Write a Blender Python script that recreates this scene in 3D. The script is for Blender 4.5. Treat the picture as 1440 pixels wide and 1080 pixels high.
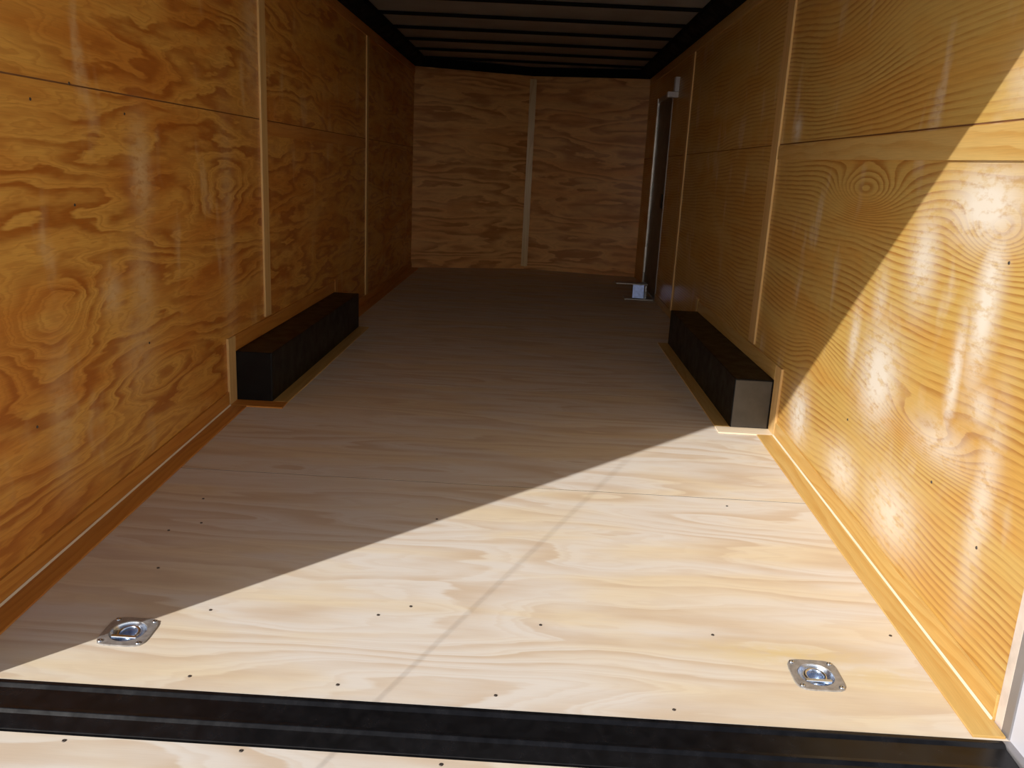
import bpy, bmesh, math, random
from mathutils import Vector, Matrix
random.seed(7)
S = bpy.context.scene
for o in list(bpy.data.objects): bpy.data.objects.remove(o)

# ------------------------------------------------------------------ camera, sun, sky, exposure
CAMLOC = Vector((1.284, -1.579, 1.05)); F = 1181.5
YAW, PITCH, ROLL = 0.0188, -0.2506, 0.0504
def rotz(a): c, s = math.cos(a), math.sin(a); return Matrix(((c, s, 0), (-s, c, 0), (0, 0, 1)))
def rotx(a): c, s = math.cos(a), math.sin(a); return Matrix(((1, 0, 0), (0, c, s), (0, -s, c)))
def roty(a): c, s = math.cos(a), math.sin(a); return Matrix(((c, 0, s), (0, 1, 0), (-s, 0, c)))
RW = roty(ROLL) @ rotx(PITCH) @ rotz(YAW)                  # rows: right, forward, up
right, fwd, up = RW[0], RW[1], RW[2]
cam = bpy.data.cameras.new('camera'); co = bpy.data.objects.new('camera', cam); S.collection.objects.link(co)
m = Matrix((right, up, -fwd)).transposed().to_4x4(); m.translation = CAMLOC
co.matrix_world = m
cam.sensor_fit = 'HORIZONTAL'; cam.sensor_width = 36.0; cam.lens = 36.0 * F / 1440.0
cam.clip_start = 0.05; cam.clip_end = 500
S.camera = co
SUN = Vector((1.0, 1.0, -0.907)).normalized()
sl = bpy.data.lights.new('sun', 'SUN'); sl.energy = 3.85; sl.angle = math.radians(0.53); sl.color = (1.0, 0.965, 0.92)
so = bpy.data.objects.new('sun', sl); S.collection.objects.link(so); so.location = (-6, -8, 8)
so.rotation_euler = SUN.to_track_quat('-Z', 'Y').to_euler()
w = bpy.data.worlds.new('sky'); S.world = w; w.use_nodes = True
wn = w.node_tree; sk = wn.nodes.new('ShaderNodeTexSky'); sk.sky_type = 'NISHITA'; sk.sun_disc = False
sk.sun_elevation = math.radians(32.7); sk.sun_rotation = math.radians(225); sk.air_density = 1.0; sk.dust_density = 2.2; sk.ozone_density = 1.0
bg = wn.nodes['Background']; bg.inputs['Strength'].default_value = 0.065
wn.links.new(sk.outputs[0], bg.inputs[0])
# warm glow added low in the sky to brighten the deep interior
def wnode(t, **k):
    n = wn.nodes.new(t)
    for a, b in k.items(): setattr(n, a, b)
    return n
tcw = wnode('ShaderNodeTexCoord'); sp = wnode('ShaderNodeSeparateXYZ'); wn.links.new(tcw.outputs['Generated'], sp.inputs[0])
ab = wnode('ShaderNodeMath', operation='ABSOLUTE'); wn.links.new(sp.outputs[2], ab.inputs[0])
mu = wnode('ShaderNodeMath', operation='MULTIPLY'); wn.links.new(ab.outputs[0], mu.inputs[0]); mu.inputs[1].default_value = -6.0
ex = wnode('ShaderNodeMath', operation='EXPONENT'); wn.links.new(mu.outputs[0], ex.inputs[0])
bs = wnode('ShaderNodeMath', operation='MULTIPLY'); wn.links.new(ex.outputs[0], bs.inputs[0]); bs.inputs[1].default_value = 2.5
hz_fill = wnode('ShaderNodeBackground'); hz_fill.inputs[0].default_value = (1.0, 0.90, 0.80, 1); wn.links.new(bs.outputs[0], hz_fill.inputs[1])
ad = wnode('ShaderNodeAddShader'); wn.links.new(bg.outputs[0], ad.inputs[0]); wn.links.new(hz_fill.outputs[0], ad.inputs[1])
wn.links.new(ad.outputs[0], wn.nodes['World Output'].inputs['Surface'])
S.view_settings.view_transform = 'Standard'; S.view_settings.look = 'None'
S.view_settings.gamma = 1.0; S.view_settings.use_curve_mapping = False
S.view_settings.exposure = 0.10
S.cycles.max_bounces = 20; S.cycles.diffuse_bounces = 14; S.cycles.glossy_bounces = 8

# ------------------------------------------------------------------ measures (metres)
W = 2.353; YB = 1.964; YE = 3.79; DROP = 0.0777
NL, NR, NC = 7.20, 7.36, 7.62                              # where the side walls end, and the point of the shallow V nose
WT = 1.985                                                 # top of the wooden walls
def fz(y): return -DROP * (YB - y) / YB if y < YB else 0.0 # the rear part of the floor falls slightly towards the ramp

# ------------------------------------------------------------------ node helper
class NT:
    def __init__(s, name):
        s.m = bpy.data.materials.new(name); s.m.use_nodes = True; s.t = s.m.node_tree
        s.b = s.t.nodes['Principled BSDF']
    def n(s, t): return s.t.nodes.new(t)
    def put(s, sock, v):
        if isinstance(v, bpy.types.NodeSocket): s.t.links.new(v, sock)
        elif isinstance(v, tuple) and len(v) == 3 and sock.type == 'RGBA': sock.default_value = (*v, 1)
        else: sock.default_value = v
    def math(s, op, a, b=0.0, c=None, clamp=False):
        k = s.n('ShaderNodeMath'); k.operation = op; k.use_clamp = clamp
        s.put(k.inputs[0], a); s.put(k.inputs[1], b)
        if c is not None: s.put(k.inputs[2], c)
        return k.outputs[0]
    def vec(s, x, y, z=0.0):
        k = s.n('ShaderNodeCombineXYZ'); s.put(k.inputs[0], x); s.put(k.inputs[1], y); s.put(k.inputs[2], z); return k.outputs[0]
    def noise(s, v, scale=1.0, detail=2.0, rough=0.5, dist=0.0):
        k = s.n('ShaderNodeTexNoise'); s.put(k.inputs['Vector'], v); k.inputs['Scale'].default_value = scale
        k.inputs['Detail'].default_value = detail; k.inputs['Roughness'].default_value = rough; k.inputs['Distortion'].default_value = dist
        return k.outputs['Fac']
    def rng(s, v, a, b, c=0.0, d=1.0, smooth=True):
        k = s.n('ShaderNodeMapRange'); k.interpolation_type = 'SMOOTHSTEP' if smooth else 'LINEAR'
        s.put(k.inputs[0], v)
        for i, q in enumerate((a, b, c, d)): s.put(k.inputs[i + 1], q)
        return k.outputs[0]
    def mix(s, f, a, b, mode='MIX'):
        k = s.n('ShaderNodeMix'); k.data_type = 'RGBA'; k.blend_type = mode
        s.put(k.inputs[0], f); s.put(k.inputs[6], a); s.put(k.inputs[7], b); return k.outputs[2]
    def uv(s):
        k = s.n('ShaderNodeUVMap'); k.uv_map = 'grain'; q = s.n('ShaderNodeSeparateXYZ')
        s.t.links.new(k.outputs[0], q.inputs[0]); return q.outputs[0], q.outputs[1]
    def bump(s, h, strength, dist=0.002):
        k = s.n('ShaderNodeBump'); k.inputs['Strength'].default_value = strength; k.inputs['Distance'].default_value = dist
        s.put(k.inputs['Height'], h); s.t.links.new(k.outputs[0], s.b.inputs['Normal'])

def gauss(t, u, v, u0, v0, ru, rv):
    a = t.math('MULTIPLY', t.math('SUBTRACT', u, u0), 1.0 / ru); b = t.math('MULTIPLY', t.math('SUBTRACT', v, v0), 1.0 / rv)
    d = t.math('ADD', t.math('MULTIPLY', a, a), t.math('MULTIPLY', b, b))
    return t.math('EXPONENT', t.math('MULTIPLY', d, -1.0))

def wood(name, light, mid, dark, lin=8.0, K=9.0, fscale=(0.7, 3.0), contrast=0.8, rough=0.4, coat=0.0,
         patches=(), eyes=(), patch_col=(0.74, 0.66, 0.52), patch_noise=0.0, tone=(0.9, 1.08), rednoise=0.5, edge=(0.25, 0.86, 0.90, 1.0), wobs=(5.0, 26.0, 0.55), fine=0.0):
    """rotary-cut plywood: growth-ring contours of a stretched noise field, u along the grain in metres"""
    t = NT(name); u, v = t.uv()
    n1 = t.noise(t.vec(t.math('MULTIPLY', u, fscale[0]), t.math('MULTIPLY', v, fscale[1]), 0.37), 1.0, 2.5, 0.45, 0.25)
    wob = t.noise(t.vec(t.math('MULTIPLY', u, wobs[0]), t.math('MULTIPLY', v, wobs[1]), 3.1), 1.0, 3.0, 0.55)
    ph = t.math('MULTIPLY_ADD', n1, K, t.math('MULTIPLY', v, lin))
    ph = t.math('MULTIPLY_ADD', wob, wobs[2], ph)
    for (u0, v0, ru, rv, A) in eyes: ph = t.math('MULTIPLY_ADD', gauss(t, u, v, u0, v0, ru, rv), A, ph)
    fr = t.math('FRACT', ph)
    ring = t.math('MULTIPLY', t.rng(fr, *edge[:2]), t.rng(fr, edge[2], 1.0, 1.0, 0.0))
    ring = t.math('POWER', ring, edge[3])
    brk = t.noise(t.vec(t.math('MULTIPLY', u, 2.3), t.math('MULTIPLY', v, 9.0), 7.7), 1.0, 3.0, 0.6)
    ring = t.math('MULTIPLY', ring, t.rng(brk, 0.30, 0.62, 0.25, 1.0))
    if fine:
        f2 = t.math('FRACT', t.math('MULTIPLY', ph, 3.4))
        ring = t.math('MAXIMUM', ring, t.math('MULTIPLY', t.math('MULTIPLY', t.rng(f2, 0.3, 0.8), t.rng(f2, 0.85, 1.0, 1.0, 0.0)), fine))
    fib = t.noise(t.vec(t.math('MULTIPLY', u, 9.0), t.math('MULTIPLY', v, 330.0), 1.0), 1.0, 2.0, 0.6)
    big = t.noise(t.vec(t.math('MULTIPLY', u, 1.3), t.math('MULTIPLY', v, 5.5), 9.0), 1.0, 3.0, 0.55, 0.4)
    base = t.mix(t.math('MULTIPLY', t.rng(big, 0.40, 0.68), rednoise), light, mid)
    col = t.mix(t.math('MULTIPLY', ring, contrast), base, dark)
    val = t.rng(fib, 0.25, 0.75, tone[0], tone[1], False)
    hs = t.n('ShaderNodeHueSaturation'); t.put(hs.inputs['Value'], val); t.put(hs.inputs['Color'], col); col = hs.outputs[0]
    pm = None
    if patch_noise:
        pn = t.noise(t.vec(t.math('MULTIPLY', u, 5.0), t.math('MULTIPLY', v, 1.9), 5.0), 1.0, 3.0, 0.6, 0.2)
        pm = t.rng(pn, 0.56, 0.74, 0.0, patch_noise)
    for (u0, v0, ru, rv, A) in patches:
        g = t.math('MULTIPLY', gauss(t, u, v, u0, v0, ru, rv), A)
        pm = g if pm is None else t.math('MAXIMUM', pm, g)
    if pm is not None:
        brk2 = t.noise(t.vec(t.math('MULTIPLY', u, 16.0), t.math('MULTIPLY', v, 34.0), 2.0), 1.0, 3.0, 0.65)
        pm = t.math('MULTIPLY', pm, t.rng(brk2, 0.30, 0.55, 0.45, 1.15), clamp=True)
        col = t.mix(pm, col, patch_col)
    t.put(t.b.inputs['Base Color'], col)
    t.put(t.b.inputs['Roughness'], t.rng(big, 0.3, 0.7, rough - 0.06, rough + 0.10, False))
    t.b.inputs['Coat Weight'].default_value = coat; t.b.inputs['Coat Roughness'].default_value = 0.22
    t.b.inputs['Specular IOR Level'].default_value = 0.4
    t.bump(t.math('ADD', fib, t.math('MULTIPLY', ring, 0.5)), 0.12, 0.001)
    return t.m

def plain(name, col, rough=0.5, metal=0.0, var=0.15, scale=9.0, bump=0.0, coat=0.0):
    t = NT(name); tc = t.n('ShaderNodeTexCoord')
    n = t.noise(tc.outputs['Object'], scale, 4.0, 0.6)
    t.put(t.b.inputs['Base Color'], t.mix(t.rng(n, 0.3, 0.7), tuple(c * (1 - var) for c in col), tuple(min(1, c * (1 + var)) for c in col)))
    t.put(t.b.inputs['Roughness'], t.rng(n, 0.3, 0.7, max(0.03, rough * 0.8), min(1, rough * 1.2), False))
    t.b.inputs['Metallic'].default_value = metal; t.b.inputs['Coat Weight'].default_value = coat
    if bump: t.bump(n, bump)
    return t.m

# patches and eyes are given as (y, z) on a side wall: u = y + du, v = z + dv with the sheet's own offset
M = {}
M['ply_left'] = wood('amber_plywood_bold', (0.70, 0.37, 0.075), (0.58, 0.215, 0.028), (0.36, 0.10, 0.010), lin=9.0, K=8.5,
    fscale=(0.75, 4.2), contrast=0.85, edge=(0.15, 0.75, 0.82, 1.3), wobs=(3.5, 18.0, 2.0), fine=0.34, rough=0.38, coat=0.25, patch_col=(0.72, 0.50, 0.25), patch_noise=0.45, rednoise=0.85,
    patches=[(1.18, 0.98, 0.07, 0.15, 0.75), (0.95, 0.62, 0.06, 0.06, 0.7), (1.15, 0.62, 0.08, 0.16, 0.55), (1.95, 0.7, 0.07, 0.45, 0.5),
             (2.3, 1.6, 0.1, 0.3, 0.6), (1.1, 0.42, 0.12, 0.14, 0.45), (0.62, 0.3, 0.06, 0.2, 0.4), (2.9, 1.6, 0.05, 0.16, 0.35)],
    eyes=[(0.62, 0.55, 0.22, 0.16, 4.0), (1.3, 0.3, 0.3, 0.08, -3.0), (1.9, 0.9, 0.25, 0.12, 3.0), (3.0, 0.6, 0.3, 0.2, 4.0), (3.4, 1.5, 0.4, 0.2, 3.0)])
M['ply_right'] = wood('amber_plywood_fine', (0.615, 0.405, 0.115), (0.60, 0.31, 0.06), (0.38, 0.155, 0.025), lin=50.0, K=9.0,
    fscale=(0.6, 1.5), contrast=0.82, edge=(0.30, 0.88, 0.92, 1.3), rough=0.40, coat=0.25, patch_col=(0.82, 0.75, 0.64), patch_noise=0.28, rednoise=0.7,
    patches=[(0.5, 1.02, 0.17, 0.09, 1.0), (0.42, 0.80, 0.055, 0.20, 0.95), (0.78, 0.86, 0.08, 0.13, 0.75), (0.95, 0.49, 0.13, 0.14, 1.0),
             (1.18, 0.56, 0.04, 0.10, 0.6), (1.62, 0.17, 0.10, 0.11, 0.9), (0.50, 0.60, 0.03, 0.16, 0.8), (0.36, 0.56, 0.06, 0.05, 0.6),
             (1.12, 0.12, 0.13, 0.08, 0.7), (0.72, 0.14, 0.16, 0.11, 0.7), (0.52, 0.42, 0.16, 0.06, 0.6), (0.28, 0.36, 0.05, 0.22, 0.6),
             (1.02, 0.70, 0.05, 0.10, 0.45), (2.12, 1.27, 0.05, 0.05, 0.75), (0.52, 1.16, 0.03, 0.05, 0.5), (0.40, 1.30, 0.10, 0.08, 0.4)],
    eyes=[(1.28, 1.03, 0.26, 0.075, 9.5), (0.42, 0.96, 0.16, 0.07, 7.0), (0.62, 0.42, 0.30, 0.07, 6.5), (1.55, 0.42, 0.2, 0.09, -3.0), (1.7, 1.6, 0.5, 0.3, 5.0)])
M['ply_front'] = wood('amber_plywood_nose', (0.80, 0.44, 0.16), (0.70, 0.28, 0.07), (0.38, 0.14, 0.03), lin=5.0, K=8.0,
    fscale=(0.8, 4.5), contrast=0.85, fine=0.25, edge=(0.1, 0.8, 0.85, 1.0), wobs=(4.0, 14.0, 1.3), rough=0.5, coat=0.1, patch_noise=0.0)
M['lath'] = wood('amber_lath_wood', (0.63, 0.42, 0.145), (0.62, 0.35, 0.09), (0.50, 0.25, 0.05), lin=30, K=6, fscale=(1.0, 6.0), contrast=0.55, rough=0.38, coat=0.25)
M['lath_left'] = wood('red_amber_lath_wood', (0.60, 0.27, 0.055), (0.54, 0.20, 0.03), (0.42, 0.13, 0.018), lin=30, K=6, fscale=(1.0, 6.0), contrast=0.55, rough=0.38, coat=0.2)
M['batten'] = wood('pale_batten_wood', (0.72, 0.48, 0.20), (0.66, 0.40, 0.14), (0.55, 0.31, 0.10), lin=30, K=4, fscale=(0.5, 6.0), contrast=0.35, rough=0.4, coat=0.25)
M['edge'] = wood('pale_raw_edge', (0.86, 0.74, 0.56), (0.82, 0.66, 0.44), (0.74, 0.56, 0.34), lin=30, K=4, contrast=0.3, rough=0.45, coat=0.1)
M['floor'] = wood('pale_pine_plywood', (0.72, 0.67, 0.605), (0.74, 0.61, 0.40), (0.58, 0.44, 0.30), lin=7.0, K=11.0,
    fscale=(0.55, 3.2), contrast=0.72, wobs=(3.0, 16.0, 1.0), fine=0.3, rough=0.62, tone=(0.965, 1.03), rednoise=0.75,
    patch_col=(0.68, 0.54, 0.28), patches=[(1.95, 0.27, 0.22, 0.045, 0.75), (2.15, 0.2, 0.12, 0.05, 0.6)])
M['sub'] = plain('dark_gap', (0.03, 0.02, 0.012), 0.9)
M['joint'] = plain('joint_shade', (0.17, 0.07, 0.022), 0.8)  # brown set as the shade inside the wall sheet joints
M['black'] = plain('black_enamel', (0.004, 0.0035, 0.0035), 0.40, 0.0, 0.25, 14.0, 0.05)
M['black'].node_tree.nodes['Principled BSDF'].inputs['Specular IOR Level'].default_value = 0.2
M['sill'] = plain('black_gloss_steel', (0.006, 0.006, 0.007), 0.24, 0.0, 0.3, 30.0, 0.03)
M['sill'].node_tree.nodes['Principled BSDF'].inputs['Specular IOR Level'].default_value = 0.28
M['zinc'] = plain('bright_zinc', (0.66, 0.74, 0.86), 0.24, 1.0, 0.12, 60.0, 0.08)
M['sky_zinc'] = plain('zinc_sky_tint', (0.28, 0.36, 0.62), 0.35, 1.0, 0.2, 40.0)  # blue base colour stands in for sky reflected on the upright
M['zinc_dull'] = plain('dull_zinc', (0.38, 0.37, 0.36), 0.42, 0.55, 0.2, 70.0, 0.05)
M['screw'] = plain('dark_screw', (0.10, 0.085, 0.075), 0.45, 0.6)
M['roof'] = plain('bare_roof_underside', (0.26, 0.265, 0.26), 0.55, 0.0, 0.2, 3.0)
M['blacksteel'] = plain('black_roof_steel', (0.005, 0.0045, 0.0045), 0.8)
M['blacksteel'].node_tree.nodes['Principled BSDF'].inputs['Specular IOR Level'].default_value = 0.12
M['white'] = plain('white_enamel', (0.62, 0.63, 0.70), 0.35, 0.0, 0.02, 5.0)
M['grey'] = plain('grey_trim_metal', (0.30, 0.29, 0.30), 0.4, 0.4, 0.08)
M['pinkgrey'] = plain('pale_grey_seal', (0.66, 0.57, 0.50), 0.6)
M['door'] = plain('dull_grey_door_skin', (0.12, 0.11, 0.10), 0.5, 0.0, 0.1)
M['alu'] = plain('bare_aluminium', (0.72, 0.71, 0.70), 0.25, 1.0, 0.02, 2.0)
M['bounce_gray'] = plain('box_end_bounce_lit', (0.062, 0.055, 0.047), 0.45, 0.0, 0.2, 9.0)  # black paint greyed to stand for light bounced off the sunny floor
M['ground'] = plain('pale_concrete', (0.52, 0.49, 0.44), 0.9, 0.0, 0.25, 20.0, 0.4)
M['cable'] = plain('steel_cable', (0.35, 0.35, 0.36), 0.4, 0.8)

# ------------------------------------------------------------------ mesh helpers
class MB:
    def __init__(s): s.bm = bmesh.new(); s.uv = s.bm.loops.layers.uv.new('grain')
    def paint(s, faces, g='y', off=(0, 0)):
        gi = 'xyz'.index(g)
        for f in faces:
            n = f.normal; ax = max(range(3), key=lambda i: abs(n[i])); r = [i for i in range(3) if i != ax]
            if gi in r: a = gi; b = [i for i in r if i != gi][0]
            else: a, b = r
            for l in f.loops: l[s.uv].uv = (l.vert.co[a] + off[0], l.vert.co[b] + off[1])
    def prism(s, pts, vecd, g='y', off=(0, 0)):
        """solid from a planar polygon pushed along vecd"""
        d = Vector(vecd); a = [s.bm.verts.new(p) for p in pts]; b = [s.bm.verts.new(Vector(p) + d) for p in pts]
        fs = [s.bm.faces.new(a), s.bm.faces.new(list(reversed(b)))]
        for i in range(len(a)):
            j = (i + 1) % len(a); fs.append(s.bm.faces.new((a[j], a[i], b[i], b[j])))
        bmesh.ops.recalc_face_normals(s.bm, faces=fs)
        s.bm.normal_update(); s.paint(fs, g, off); return s
    def box(s, x0, x1, y0, y1, z0, z1, g='y', off=(0, 0)):
        return s.prism([(x0, y0, z0), (x1, y0, z0), (x1, y1, z0), (x0, y1, z0)], (0, 0, z1 - z0), g, off)
    def slab(s, x0, x1, y0, y1, th, top=0.0, g='x', off=(0, 0)):
        """slab that follows the floor: split where the floor bends; top = height above the floor"""
        ys = [y0] + ([YB] if y0 < YB < y1 else []) + [y1]
        for a, b in zip(ys, ys[1:]):
            s.prism([(x0, a, fz(a) + top - th), (x0, b, fz(b) + top - th), (x0, b, fz(b) + top), (x0, a, fz(a) + top)], (x1 - x0, 0, 0), g, off)
        return s
    def lathe(s, prof, c=(0, 0, 0), n=32, close=False):
        """profile of (r, z) turned round z"""
        rings = []
        for r, z in prof:
            if r < 1e-6: rings.append([s.bm.verts.new((c[0], c[1], c[2] + z))])
            else: rings.append([s.bm.verts.new((c[0] + r * math.cos(2 * math.pi * k / n), c[1] + r * math.sin(2 * math.pi * k / n), c[2] + z)) for k in range(n)])
        fs = []
        for A, B in zip(rings, rings[1:]):
            for k in range(n):
                q = [A[k % len(A)], A[(k + 1) % len(A)], B[(k + 1) % len(B)], B[k % len(B)]]
                u_ = []; [u_.append(x) for x in q if x not in u_]
                if len(u_) > 2: fs.append(s.bm.faces.new(u_))
        bmesh.ops.recalc_face_normals(s.bm, faces=fs); s.bm.normal_update(); s.paint(fs, 'x')
        for f in fs: f.smooth = True
        return s
    def tube(s, pts, r, n=12, closed=False):
        pts = [Vector(p) for p in pts]; rings = []
        for i, p in enumerate(pts):
            if closed: d = pts[(i + 1) % len(pts)] - pts[i - 1]
            else: d = pts[min(i + 1, len(pts) - 1)] - pts[max(i - 1, 0)]
            d.normalize(); ref = Vector((0, 0, 1)) if abs(d.z) < 0.9 else Vector((1, 0, 0))
            a = d.cross(ref).normalized(); b = d.cross(a).normalized()
            rings.append([s.bm.verts.new(p + r * (math.cos(2 * math.pi * k / n) * a + math.sin(2 * math.pi * k / n) * b)) for k in range(n)])
        fs = []; L = len(rings)
        for i in range(L if closed else L - 1):
            A, B = rings[i], rings[(i + 1) % L]
            for k in range(n): fs.append(s.bm.faces.new((A[k], A[(k + 1) % n], B[(k + 1) % n], B[k])))
        for f in fs: f.smooth = True
        if not closed: fs += [s.bm.faces.new(rings[0]), s.bm.faces.new(list(reversed(rings[-1])))]
        bmesh.ops.recalc_face_normals(s.bm, faces=fs); s.bm.normal_update(); s.paint(fs, 'x'); return s
    def build(s, name, mat, parent=None, bevel=0.0, seg=2):
        me = bpy.data.meshes.new(name); s.bm.to_mesh(me); s.bm.free(); me.materials.append(mat)
        o = bpy.data.objects.new(name, me); S.collection.objects.link(o)
        if parent is not None: o.parent = parent
        if bevel:
            b = o.modifiers.new('bevel', 'BEVEL'); b.width = bevel; b.segments = seg; b.limit_method = 'ANGLE'; b.angle_limit = math.radians(40)
        return o
def tag(o, label, cat, group=None, kind=None):
    o['label'] = label; o['category'] = cat
    if group: o['group'] = group
    if kind: o['kind'] = kind
    return o
def thing(name, label, cat, loc=(0, 0, 0), group=None, kind=None):
    o = bpy.data.objects.new(name, None); S.collection.objects.link(o); o.location = loc; o.empty_display_size = 0.1
    return tag(o, label, cat, group, kind)
def copy_tree(o, parent=None):
    c = o.copy(); S.collection.objects.link(c); c.parent = parent
    for ch in [k for k in list(S.objects) if k.parent == o]: copy_tree(ch, c)
    return c
ST = 'structure'

# ------------------------------------------------------------------ floor: crosswise plywood sheets, holes for the recessed rings
RINGS = [(0.362, 0.196), (2.000, 0.190)]                   # centres of the two tie-down rings
seams = [0.0, 1.19, 2.41, 3.63, 4.85, 6.07, 7.16]
f = MB(); G = 0.0020
hx = 0.0445
def quad(x0, x1, y0, y1, off): f.slab(x0, x1, y0, y1, 0.02, 0.0, 'x', off)
y0, y1 = 0.0, 1.19 - G
ya, yb_ = 0.1485, 0.2375
offs = [(0, 0), (3.7, 5.2), (8.1, 2.9), (1.9, 11.3), (5.5, 17.2), (9.3, 21.7)]
quad(0, W, y0, ya, offs[0]); quad(0, W, yb_, y1, offs[0])
xs = [0] + sum([[cx - hx, cx + hx] for cx, _ in RINGS], []) + [W]
for a, b in zip(xs[::2], xs[1::2]): quad(a, b, ya, yb_, offs[0])
for i in range(1, 6): quad(0, W, seams[i] + G, seams[i + 1] - G, offs[i])
f.prism([(0, 7.162, -0.02), (W, 7.162, -0.02), (W, NR, -0.02), (W / 2, NC, -0.02), (0, NL, -0.02)], (0, 0, 0.02), 'x', (2.2, 30.1))
floor = tag(f.build('floor', M['floor']), 'pale pine plywood floor laid in crosswise sheets', 'floor', kind=ST)
m_ = MB(); m_.slab(0, W, 0.0, NC, 0.05, -0.052, 'x'); m_.build('subfloor', M['sub'], floor)
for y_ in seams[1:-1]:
    m_ = MB(); m_.slab(0.0, W, y_ - 0.00195, y_ + 0.00195, 0.01, -0.0006, 'x'); m_.build('seam', M['sub'], floor)  # dark strip fills each sheet gap in place of the shade there
SCREWS = [(0.517, 0.311), (0.571, 0.046), (0.901, 0.048), (0.938, 0.334), (1.014, 0.383), (1.252, 0.045), (1.351, 0.333), (1.643, 0.034),
          (1.786, 0.335), (2.25, 0.381), (0.235, 0.72), (0.31, 0.78), (0.30, 0.5), (1.02, 0.90), (1.99, 1.13), (0.25, 0.95)]
def screwhead(r):
    q = MB(); q.lathe([(0, 0.0012), (r * 0.35, 0.0006), (r * 0.4, 0.0014), (r * 0.85, 0.0014), (r, 0.0), (r, -0.004), (0, -0.004)], n=14); return q
s0 = screwhead(0.0042).build('screw_head', M['screw'], floor); s0['label'] = 'dark countersunk screw head'
for i, (x, y) in enumerate(SCREWS):
    o = s0 if i == 0 else s0.copy()
    if i: S.collection.objects.link(o); o.parent = floor
    o.location = (x, y, fz(y))

# ------------------------------------------------------------------ side walls
DY0, DY1, DZ = 5.74, 6.63, 1.72                            # side door opening
def wall(name, side, label, mat):
    x0, x1 = (-0.012, 0.0) if side < 0 else (W, W + 0.012)
    end = NL if side < 0 else NR
    b = MB(); J = 1.212; zb = -0.10
    cols = [(0.062, 2.43), (2.432, 4.84), (4.842, end)]
    for i, (a, c) in enumerate(cols):
        o1 = [(0, 0), (4.4, 3.3), (9.9, 7.7)][i]; o2 = [(0, 0), (6.2, 13.1), (2.8, 19.4)][i]
        for (z0, z1, o_) in ((zb, J - 0.0023, o1), (J + 0.0023, WT, o2)):
            if side > 0 and i == 2:
                for (p, q, r, t) in ((a, DY0, z0, z1), (DY1, c, z0, z1)): b.box(x0, x1, p, q, r, t, 'y', o_)
                if z1 > DZ: b.box(x0, x1, DY0, DY1, DZ, z1, 'y', o_)
            else: b.box(x0, x1, a, c, z0, z1, 'y', o_)
    o = tag(b.build(name, mat), label, 'wall', kind=ST)
    b = MB(); xo = (-0.06, -0.0125) if side < 0 else (W + 0.0125, W + 0.06)
    if side < 0: b.box(*xo, 0.0, end + 0.02, -0.14, 2.10)
    else:
        b.box(*xo, 0.0, DY0 + 0.0, -0.14, 2.10); b.box(*xo, DY1, end + 0.02, -0.14, 2.10); b.box(*xo, DY0, DY1, DZ, 2.10); b.box(*xo, DY0, DY1, -0.14, -0.02)
    b.build('outer_skin', M['blacksteel'], o)
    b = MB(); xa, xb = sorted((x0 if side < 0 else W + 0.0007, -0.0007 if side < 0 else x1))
    b.box(xa, xb, 0.07, DY0 if side > 0 else end, J - 0.0022, J + 0.0022); b.build('joint', M['joint'], o)  # dark strip in the groove, standing in for its shade
    return o
wl = wall('wall_left', -1, 'amber varnished plywood wall with bold dark grain, left side', M['ply_left'])
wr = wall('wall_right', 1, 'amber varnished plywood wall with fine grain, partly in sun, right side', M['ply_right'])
ws0 = screwhead(0.0042); ws0 = ws0.build('screw_head', M['screw'], wl); ws0.rotation_euler = (0, math.pi / 2, 0); ws0.location = (0.0, 0.788, 1.215)
for (x, y, z) in [(0, 1.094, 1.155), (0, 0.769, 0.893), (0, 1.17, 0.42), (0, 0.60, 1.16), (0, 0.5, 0.33)]:
    o = ws0.copy(); S.collection.objects.link(o); o.parent = wl; o.location = (x, y, z)
for (x, y, z) in [(W, 0.357, 0.899), (W, 1.13, 0.298), (W, 0.519, 0.311), (W, 0.262, 0.246), (W, 0.65, 1.14), (W, 1.6, 1.16)]:
    o = ws0.copy(); S.collection.objects.link(o); o.parent = wr; o.location = (x, y, z); o.rotation_euler = (0, -math.pi / 2, 0)

# front: shallow V of two plywood panels
fw = MB(); cx = W / 2
for (p, q, off) in (((0, NL), (cx, NC), (0.0, 0.0)), ((cx, NC), (W, NR), (7.3, 4.1))):
    fw.prism([(p[0], p[1], -0.06), (q[0], q[1], -0.06), (q[0], q[1], WT), (p[0], p[1], WT)], (0, 0.014, 0), 'x', off)
wf = tag(fw.build('wall_front', M['ply_front']), 'shaded far wall of two plywood panels meeting at a middle batten', 'wall', kind=ST)
b = MB()
for (p, q) in (((-0.06, NL + 0.0), (cx, NC)), ((cx, NC), (W + 0.06, NR + 0.0))):
    b.prism([(p[0], p[1] + 0.016, -0.14), (q[0], q[1] + 0.016, -0.14), (q[0], q[1] + 0.016, 2.10), (p[0], p[1] + 0.016, 2.10)], (0, 0.05, 0))
b.build('outer_skin', M['blacksteel'], wf)

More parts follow.
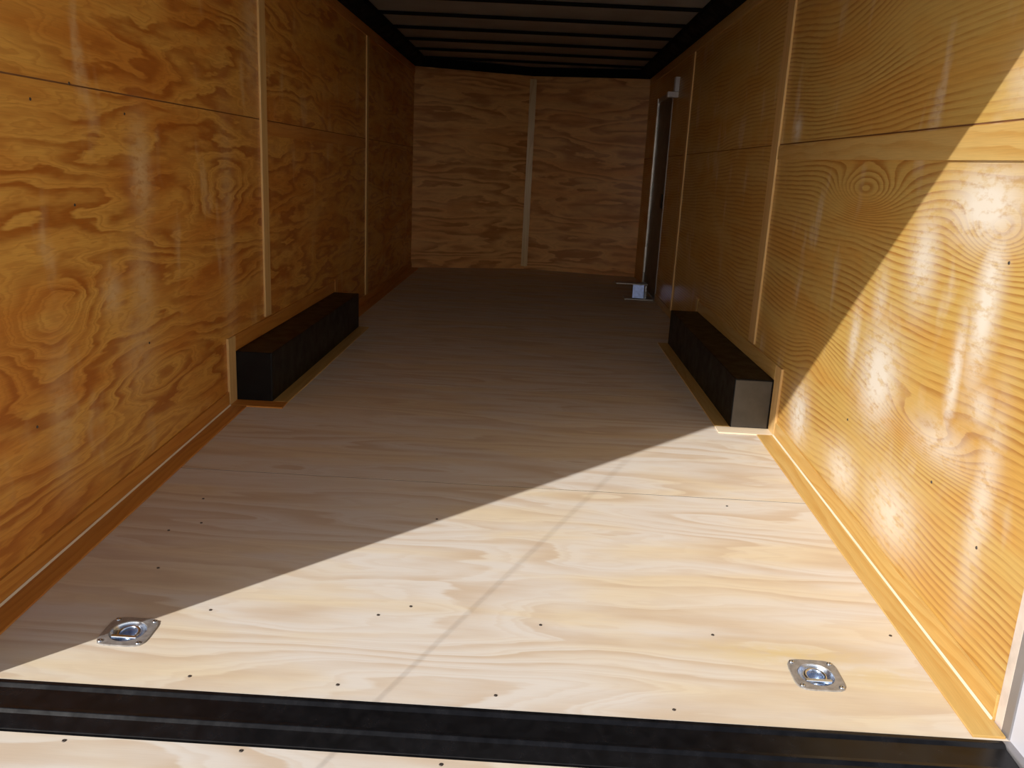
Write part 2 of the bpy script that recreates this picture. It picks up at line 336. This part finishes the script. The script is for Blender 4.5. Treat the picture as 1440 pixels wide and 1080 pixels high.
# ------------------------------------------------------------------ trims
tn = [0]
def trim(mb, mat, label, bevel=0.0015, cat='trim', name=None, group=None):
    tn[0] += 1
    return tag(mb.build(name or 'trim_%d' % tn[0], mat, None, bevel), label, cat, group, ST)
b = MB(); b.box(0, 0.010, 2.385, 2.470, 0.30, 1.918, 'z'); trim(b, M['batten'], 'wide pale vertical batten on the left wall, nearest to the opening')
b = MB(); b.box(0, 0.010, 4.80, 4.87, 0.058, 1.918, 'z'); trim(b, M['batten'], 'thin pale vertical batten on the left wall beyond the wheel box')
b = MB(); b.box(W - 0.010, W, 2.36, 2.465, 0.30, 1.918, 'z'); trim(b, M['batten'], 'wide pale vertical batten on the right wall, nearest to the opening')
b = MB(); b.box(W - 0.010, W, 4.82, 4.89, 0.058, 1.918, 'z'); trim(b, M['batten'], 'thin pale vertical batten on the right wall between wheel box and side door')
b = MB(); b.box(cx - 0.034, cx + 0.034, NC - 0.020, NC - 0.002, 0.03, WT - 0.03, 'z'); trim(b, M['lath'], 'pale vertical batten over the middle seam of the far wall')
b = MB(); b.box(0, 0.008, 0.05, NL, 1.918, WT, 'y', (3, 3)); trim(b, M['lath_left'], 'thin plywood lath along the top of the left wall')
b = MB(); b.box(W - 0.008, W, 0.062, NR, 1.918, WT, 'y', (5, 9)); trim(b, M['lath'], 'thin plywood lath along the top of the right wall')
b = MB(); b.prism([(W - 0.006, 0.063, 1.118), (W - 0.006, 2.355, 1.148), (W - 0.006, 2.355, 1.206), (W - 0.006, 0.063, 1.206)], (0.006, 0, 0), 'y', (1, 7))
trim(b, M['lath'], 'plywood filler strip under the horizontal joint of the right wall', 0.001)
b = MB(); b.prism([(0.0, 2.475, 1.145), (0.0, 4.795, 1.145), (0.0, 4.795, 1.208), (0.0, 2.475, 1.208)], (0.003, 0, 0), 'y', (2, 5))
trim(b, M['lath_left'], 'plywood filler strip under the horizontal joint of the left wall', 0.001)
def sidelath(side, y0, y1, h, th, name, label):
    q = MB(); x0 = 0 if side < 0 else W - th; q.slab(x0, x0 + th, y0, y1, h, h, 'y', (1.3 * y0, 6.6 + side)); return trim(q, M['lath_left' if side < 0 else 'lath'], label, 0.001, 'baseboard', name)
sidelath(-1, 0.062, YB - 0.095, 0.066, 0.008, 'baseboard_left', 'low plywood kick strip along the left wall before the wheel box')
sidelath(-1, YE + 0.075, NL, 0.058, 0.008, 'baseboard_left_far', 'low plywood kick strip along the left wall beyond the wheel box')
sidelath(1, 0.062, YB - 0.095, 0.066, 0.008, 'baseboard_right', 'low sunlit plywood kick strip along the right wall before the wheel box')
sidelath(1, YE + 0.075, DY0 - 0.04, 0.058, 0.008, 'baseboard_right_far', 'low plywood kick strip on the right wall between wheel box and side door')
# floor laths
def flath(x0, x1, y0, y1, label, th=0.006, g='y', off=(0, 0), mat='lath'):
    q = MB(); q.slab(x0, x1, y0, y1, th, th, g, off); return trim(q, M[mat], label, 0.001)
flath(0.008, 0.078, 0.035, YB - 0.085, 'flat plywood lath on the floor along the left wall', off=(4, 2), mat='lath_left')
flath(W - 0.078, W - 0.008, 0.004, YB - 0.085, 'flat sunlit plywood lath on the floor along the right wall', off=(8, 3))
flath(0.008, 0.09, YE + 0.06, 7.15, 'flat plywood lath on the floor along the left wall beyond the wheel box', off=(6, 8), mat='lath_left')
# small pale bead in the floor corner
for sx, lab in ((1, 'thin pale bead in the corner of floor and left wall'), (-1, 'thin bright bead in the corner of floor and right wall')):
    q = MB(); x = 0.009 if sx > 0 else W - 0.009
    ys = [0.06, YB - 0.09]
    q.prism([(x, ys[0], fz(ys[0]) + 0.004), (x + sx * 0.006, ys[0], fz(ys[0]) + 0.004), (x, ys[0], fz(ys[0]) + 0.011)], (0, ys[1] - ys[0], fz(ys[1]) - fz(ys[0])), 'y', (3, 3))
    trim(q, M['edge'], lab, 0.0)

# ------------------------------------------------------------------ wheel boxes with their plywood surrounds
def wheel_box(side, wd, label):
    sg = 1 if side < 0 else -1; xw = 0 if side < 0 else W
    X = lambda d: xw + sg * d
    r = thing('wheel_box', label, 'wheel box', (X(wd / 2), (YB + YE) / 2, 0), 'black wheel boxes along the side walls')
    def B(d0, d1, y0, y1, z0, z1, name, mat, bevel=0.003, lab=None):
        q = MB(); q.box(min(X(d0), X(d1)) - r.location.x, max(X(d0), X(d1)) - r.location.x, y0 - r.location.y, y1 - r.location.y, z0, z1, 'y', (side, 4))
        o = q.build(name, mat, r, bevel)
        if lab: o['label'] = lab
        return o
    B(0.0, wd, YB, YE, 0.0, 0.222, 'housing', M['black'], 0.004)
    B(0.016, wd - 0.004, YB - 0.002, YB, 0.006, 0.216, 'end_plate', M['bounce_gray'] if side > 0 else M['black'], 0.001, 'black end plate with grey bounce light painted in' if side > 0 else None)  # right end carries painted bounce light, left end stays black
    return r
wheel_box(-1, 0.166, 'long low black wheel box against the left wall, fully in shade')
wheel_box(1, 0.175, 'long low black wheel box with painted bounce light on its end against the right wall')
for side in (-1, 1):
    sg = 1 if side < 0 else -1; xw = 0 if side < 0 else W; wn_ = 'left' if side < 0 else 'right'; wd = 0.166 if side < 0 else 0.175
    X = lambda d: xw + sg * d
    def L(d0, d1, y0, y1, z0, z1, g, label, mat='lath'):
        q = MB(); q.box(min(X(d0), X(d1)), max(X(d0), X(d1)), y0, y1, z0, z1, g, (side * 2, 4)); trim(q, M['lath_left' if side < 0 and mat == 'lath' else mat], label, 0.001)
    L(0, 0.010, YB - 0.088, YB - 0.004, 0.004, 0.292, 'z', 'vertical lath at the near end of the %s wheel box' % wn_, 'batten')
    L(0, 0.010, YB - 0.002, YE + 0.002, 0.224, 0.292, 'y', 'horizontal lath on the wall above the %s wheel box' % wn_)
    L(0, 0.012, YE + 0.004, YE + 0.070, 0.0, 0.300, 'z', 'vertical lath at the far end of the %s wheel box' % wn_)
    q = MB(); a, b_ = sorted((X(0.0), X(wd + 0.066))); q.slab(a, b_, YB - 0.082, YB - 0.004, 0.006, 0.006, 'x', (3, side)); trim(q, M['lath_left' if side < 0 else 'edge'], 'flat lath on the floor across the near end of the %s wheel box' % wn_, 0.001)
    q = MB(); a, b_ = sorted((X(wd), X(wd + 0.066))); q.box(a, b_, YB - 0.002, YE, 0, 0.006, 'y', (1, side)); trim(q, M['lath'], 'flat lath on the floor along the inner side of the %s wheel box' % wn_, 0.001)

# ------------------------------------------------------------------ recessed tie-down rings
def tie(label, x, y):
    r = thing('tie_down_ring', label, 'tie-down ring', (x, y, fz(y)), 'recessed tie-down rings near the threshold')
    r.rotation_euler = (math.atan(DROP / YB), 0, 0)
    q = MB(); n = 40; ri = 0.0425; h = 0.0575; t_ = 0.0035
    outer = []; inner = []
    def sq(a):
        c, s_ = math.cos(a), math.sin(a); p = 5.0
        k = (abs(c) ** p + abs(s_) ** p) ** (-1 / p); return h * k * c, h * k * s_
    vo, vi, vob, lip = [], [], [], []
    for k in range(n):
        a = 2 * math.pi * k / n; px, py = sq(a)
        vo.append(q.bm.verts.new((px, py, t_))); vob.append(q.bm.verts.new((px * 1.012, py * 1.012, 0.0)))
        vi.append(q.bm.verts.new((ri * math.cos(a), ri * math.sin(a), t_))); lip.append(q.bm.verts.new((ri * 0.96 * math.cos(a), ri * 0.96 * math.sin(a), 0.0)))
    fs = []
    for k in range(n):
        j = (k + 1) % n
        fs += [q.bm.faces.new((vo[k], vo[j], vi[j], vi[k])), q.bm.faces.new((vob[k], vob[j], vo[j], vo[k])), q.bm.faces.new((vi[k], vi[j], lip[j], lip[k]))]
    bmesh.ops.recalc_face_normals(q.bm, faces=fs); q.bm.normal_update(); q.paint(fs, 'x')
    q.build('mounting_plate', M['zinc_dull'], r)
    q = MB(); q.lathe([(ri * 0.965, 0.002), (0.039, -0.004), (0.033, -0.012), (0.020, -0.0165), (0, -0.0175)], n=40)
    q.build('recessed_cup', M['zinc'], r)
    q = MB(); pts = []
    for k in range(28):
        a = math.radians(-40) + math.radians(260) * k / 27
        pts.append((0.0235 * math.cos(a), 0.003 + 0.0235 * math.sin(a), -0.0035 + 0.06 * (0.0235 * math.sin(a))))
    q.tube(pts, 0.0042, 12, True); q.build('ring', M['zinc'], r)
    q = MB(); q.box(-0.031, 0.031, -0.026, -0.016, -0.004, 0.0045); q.build('hinge_bar', M['zinc'], r, 0.002)
    s_ = None
    for sx in (-1, 1):
        for sy in (-1, 1):
            if s_ is None:
                q = MB(); q.lathe([(0, 0.0022), (0.002, 0.0014), (0.0022, 0.0030), (0.0052, 0.0026), (0.0066, 0.0), (0, 0)], n=16); s_ = q.build('screw', M['zinc'], r); o = s_
            else: o = s_.copy(); S.collection.objects.link(o); o.parent = r
            o.location = (sx * 0.045, sy * 0.045, t_)
    return r
tie('zinc recessed ring on its plate at the shadow edge, left side of the floor', *RINGS[0])
tie('zinc recessed ring on its plate in full sun, right side of the floor', *RINGS[1])

# ------------------------------------------------------------------ roof
c = MB()
c.prism([(-0.06, -0.14, 2.068), (W + 0.06, -0.14, 2.068), (W + 0.06, NR + 0.1, 2.068), (cx, NC + 0.1, 2.068), (-0.06, NL + 0.1, 2.068)], (0, 0, 0.035))
ceiling = tag(c.build('ceiling', M['roof']), 'dark bare metal roof underside with crosswise ribs', 'ceiling', kind=ST)
yb0 = 0.5
for k in range(12):
    y = 0.47 + 0.6 * k
    q = MB(); q.prism([(0.0, y - 0.013, 2.066), (0.0, y - 0.013, 2.052), (0.0, y - 0.007, 2.045), (0.0, y + 0.007, 2.045), (0.0, y + 0.013, 2.052), (0.0, y + 0.013, 2.066)], (W, 0, 0))
    q.build('roof_bow', M['blacksteel'], ceiling)
for sx in (-1, 1):
    x = 0 if sx < 0 else W; e = NL if sx < 0 else NR
    q = MB(); q.prism([(x, 0, WT + 0.001), (x - sx * 0.05, 0, WT + 0.001), (x - sx * 0.115, 0, 2.03), (x - sx * 0.115, 0, 2.066), (x, 0, 2.066)], (0, e, 0))
    trim(q, M['blacksteel'], 'black steel roof rail above the %s wall' % ('left' if sx < 0 else 'right'), 0)
q = MB()
for (p, r_) in (((0, NL), (cx, NC)), ((cx, NC), (W, NR))):
    q.prism([(p[0], p[1], WT + 0.001), (r_[0], r_[1], WT + 0.001), (r_[0], r_[1], 2.067), (p[0], p[1], 2.067)], (0, -0.05, 0))
trim(q, M['blacksteel'], 'black steel rail between far wall and roof', 0)

# ------------------------------------------------------------------ side door (right wall, far end)
d = thing('door_1', 'narrow dull grey side door with bright metal edge at the far right', 'door', (W, (DY0 + DY1) / 2, 0), kind=ST)
oy = (DY0 + DY1) / 2
def D(x0, x1, y0, y1, z0, z1, name, mat, bevel=0.002, lab=None):
    q = MB(); q.box(x0, x1, y0 - oy, y1 - oy, z0, z1); o = q.build(name, mat, d, bevel)
    if lab: o['label'] = lab
    return o
D(0.004, 0.030, DY0 + 0.019, DY1 - 0.023, 0.0, DZ - 0.02, 'door_panel', M['door'])
D(-0.012, 0.045, DY1 - 0.022, DY1 + 0.005, 0.0, DZ + 0.02, 'door_jamb', M['alu'], 0.003, 'bright metal jamb at the far edge')
D(-0.006, 0.045, DY0 - 0.012, DY0 + 0.018, 0.0, DZ + 0.02, 'door_jamb', M['grey'])
D(-0.006, 0.045, DY0, DY1, DZ - 0.022, DZ + 0.02, 'door_head', M['grey'])
D(-0.010, 0.004, 5.83, 5.93, 0.78, 0.90, 'door_latch', M['black'], 0.004, 'black latch')
# metal bracket standing on the floor by the door
bx, by = 2.19, 5.78
r = thing('metal_bracket', 'small blue-grey bent metal bracket on the floor beside the side door', 'bracket', (bx, by, 0))
q = MB(); q.box(-0.105, 0.14, -0.09, 0.09, 0, 0.010); q.build('base_plate', M['zinc_dull'], r, 0.001)
q = MB(); q.prism([(-0.035, -0.045, 0.010), (0.065, -0.045, 0.010), (0.065, -0.031, 0.125), (-0.035, -0.031, 0.125)], (0, 0.010, 0)); q.build('upright', M['sky_zinc'], r, 0.002)
q = MB(); q.box(0.070, 0.085, -0.05, 0.07, 0.010, 0.125); q.build('side_plate', M['zinc'], r, 0.001)
q = MB(); q.box(-0.185, 0.090, -0.04, 0.09, 0.126, 0.135); q.build('top_plate', M['zinc_dull'], r, 0.001)
# white L bracket
r = thing('wall_bracket', 'small white L-shaped bracket on the right wall above the side door corner', 'bracket', (W, 5.5, 1.66))
q = MB(); q.box(-0.034, 0, -0.035, 0.035, 0.043, 0.155); q.build('upright', M['white'], r, 0.003)
q = MB(); q.box(-0.085, 0, -0.035, 0.035, 0.0, 0.042); q.build('foot', M['white'], r, 0.003)

# ------------------------------------------------------------------ threshold sill
q = MB()
prof = [(0.0, -0.0790), (-0.006, -0.0745), (-0.016, -0.0745), (-0.024, -0.0815), (-0.080, -0.0850), (-0.086, -0.0800), (-0.094, -0.0795), (-0.101, -0.0860),
        (-0.136, -0.0960), (-0.136, -0.14), (0.0, -0.14)]
q.prism([(0.0, y, z) for y, z in prof], (W - 0.020, 0, 0), 'x')
tag(q.build('threshold_sill', M['sill'], None, 0.0015), 'glossy black ridged steel sill between floor and ramp', 'threshold')

# ------------------------------------------------------------------ rear door frame (its edges throw the shadow line)
HB = 1.91; YF = -0.14
r = thing('rear_door_frame', 'white rear door frame with grey inner edge at the right of the opening', 'door frame', (cx, 0, 0), kind=None)
def Rf(x0, x1, y0, y1, z0, z1, name, mat, lab=None, bevel=0.002):
    q = MB(); q.box(x0 - cx, x1 - cx, y0, y1, z0, z1); o = q.build(name, mat, r, bevel)
    if lab: o['label'] = lab
    return o
Rf(-0.12, 0.0, YF, 0.0, -0.16, 2.12, 'jamb', M['white'], bevel=0)
Rf(W, W + 0.12, YF, 0.001, -0.315, 2.12, 'jamb', M['white'], bevel=0)
Rf(-0.12, W + 0.12, YF, 0.0, HB, 2.12, 'header', M['white'], bevel=0)
Rf(W - 0.004, W + 0.012, 0.001, 0.031, -0.315, HB, 'corner_strip', M['grey'], 'dull grey metal strip')
Rf(W - 0.003, W + 0.012, 0.031, 0.061, -0.076, HB, 'seal_strip', M['pinkgrey'], 'pale strip')
Rf(W - 0.018, W + 0.001, -0.134, 0.0005, -0.315, -0.078, 'corner_foot', M['grey'], 'dull grey metal foot')
s_ = screwhead(0.005).build('screw', M['zinc'], r); s_.rotation_euler = (0, -math.pi / 2, 0); s_.location = (W - 0.0185 - cx, -0.03, -0.125)

# ------------------------------------------------------------------ ramp door and its cable
RS = 0.04                                                 # ramp slope
def rz(y): return -0.098 + (y + 0.1425) * RS
ramp = thing('ramp_door', 'pale plywood ramp hanging down outside the black sill', 'ramp', (cx, -0.1425, -0.098))
RL = 1.85
q = MB(); a0 = -0.0; 
q.prism([(0.02 - cx, 0, 0), (0.02 - cx, -RL, -RL * RS), (0.02 - cx, -RL, -RL * RS - 0.02), (0.02 - cx, 0, -0.02)], (W - 0.04, 0, 0), 'x', (4.4, 9.1))
q.build('plywood_deck', M['floor'], ramp)
q = MB(); q.prism([(0.0 - cx, 0, -0.022), (0.0 - cx, -RL, -RL * RS - 0.022), (0.0 - cx, -RL, -RL * RS - 0.06), (0.0 - cx, 0, -0.06)], (W, 0, 0)); q.build('ramp_skin', M['white'], ramp)
for i, (x, y) in enumerate([(0.40, -0.158), (0.755, -0.155), (0.80, -0.205), (1.155, -0.158), (1.52, -0.16), (1.90, -0.16)]):
    if i == 0: rs0 = screwhead(0.0045).build('screw_head', M['screw'], ramp); o = rs0
    else: o = rs0.copy(); S.collection.objects.link(o); o.parent = ramp
    o.location = (x - cx, y + 0.1425, rz(y) + 0.098)
A = Vector((-0.003, YF - 0.004, 1.54)); P = Vector((0.989, 0.01, -0.077)); nn = SUN.cross(P - A)
# far end of the cable on the ramp's left edge, in the plane that throws the soft line across the floor
yb2 = -RL + 0.02; zb2 = rz(yb2) + 0.010; sh = -(zb2 + 0.08) / 0.907     # horizontal run of a sun ray between floor level and the ramp end
Bp = Vector((0.989 + 0.472 * (yb2 - sh - 0.01) + sh, yb2, zb2))
q = MB(); q.tube([A + (Bp - A) * k / 8 + Vector((0, 0, -0.0 * math.sin(math.pi * k / 8))) for k in range(9)], 0.0014, 8)
cb = tag(q.build('ramp_cable', M['cable']), 'thin steel cable from the left door post to the ramp edge', 'cable')

# ------------------------------------------------------------------ ground outside
g = MB(); g.box(-60, 60, -60, 60, -0.60, -0.32); tag(g.build('ground', M['ground']), 'pale concrete ground outside under the trailer', 'ground', kind=ST)
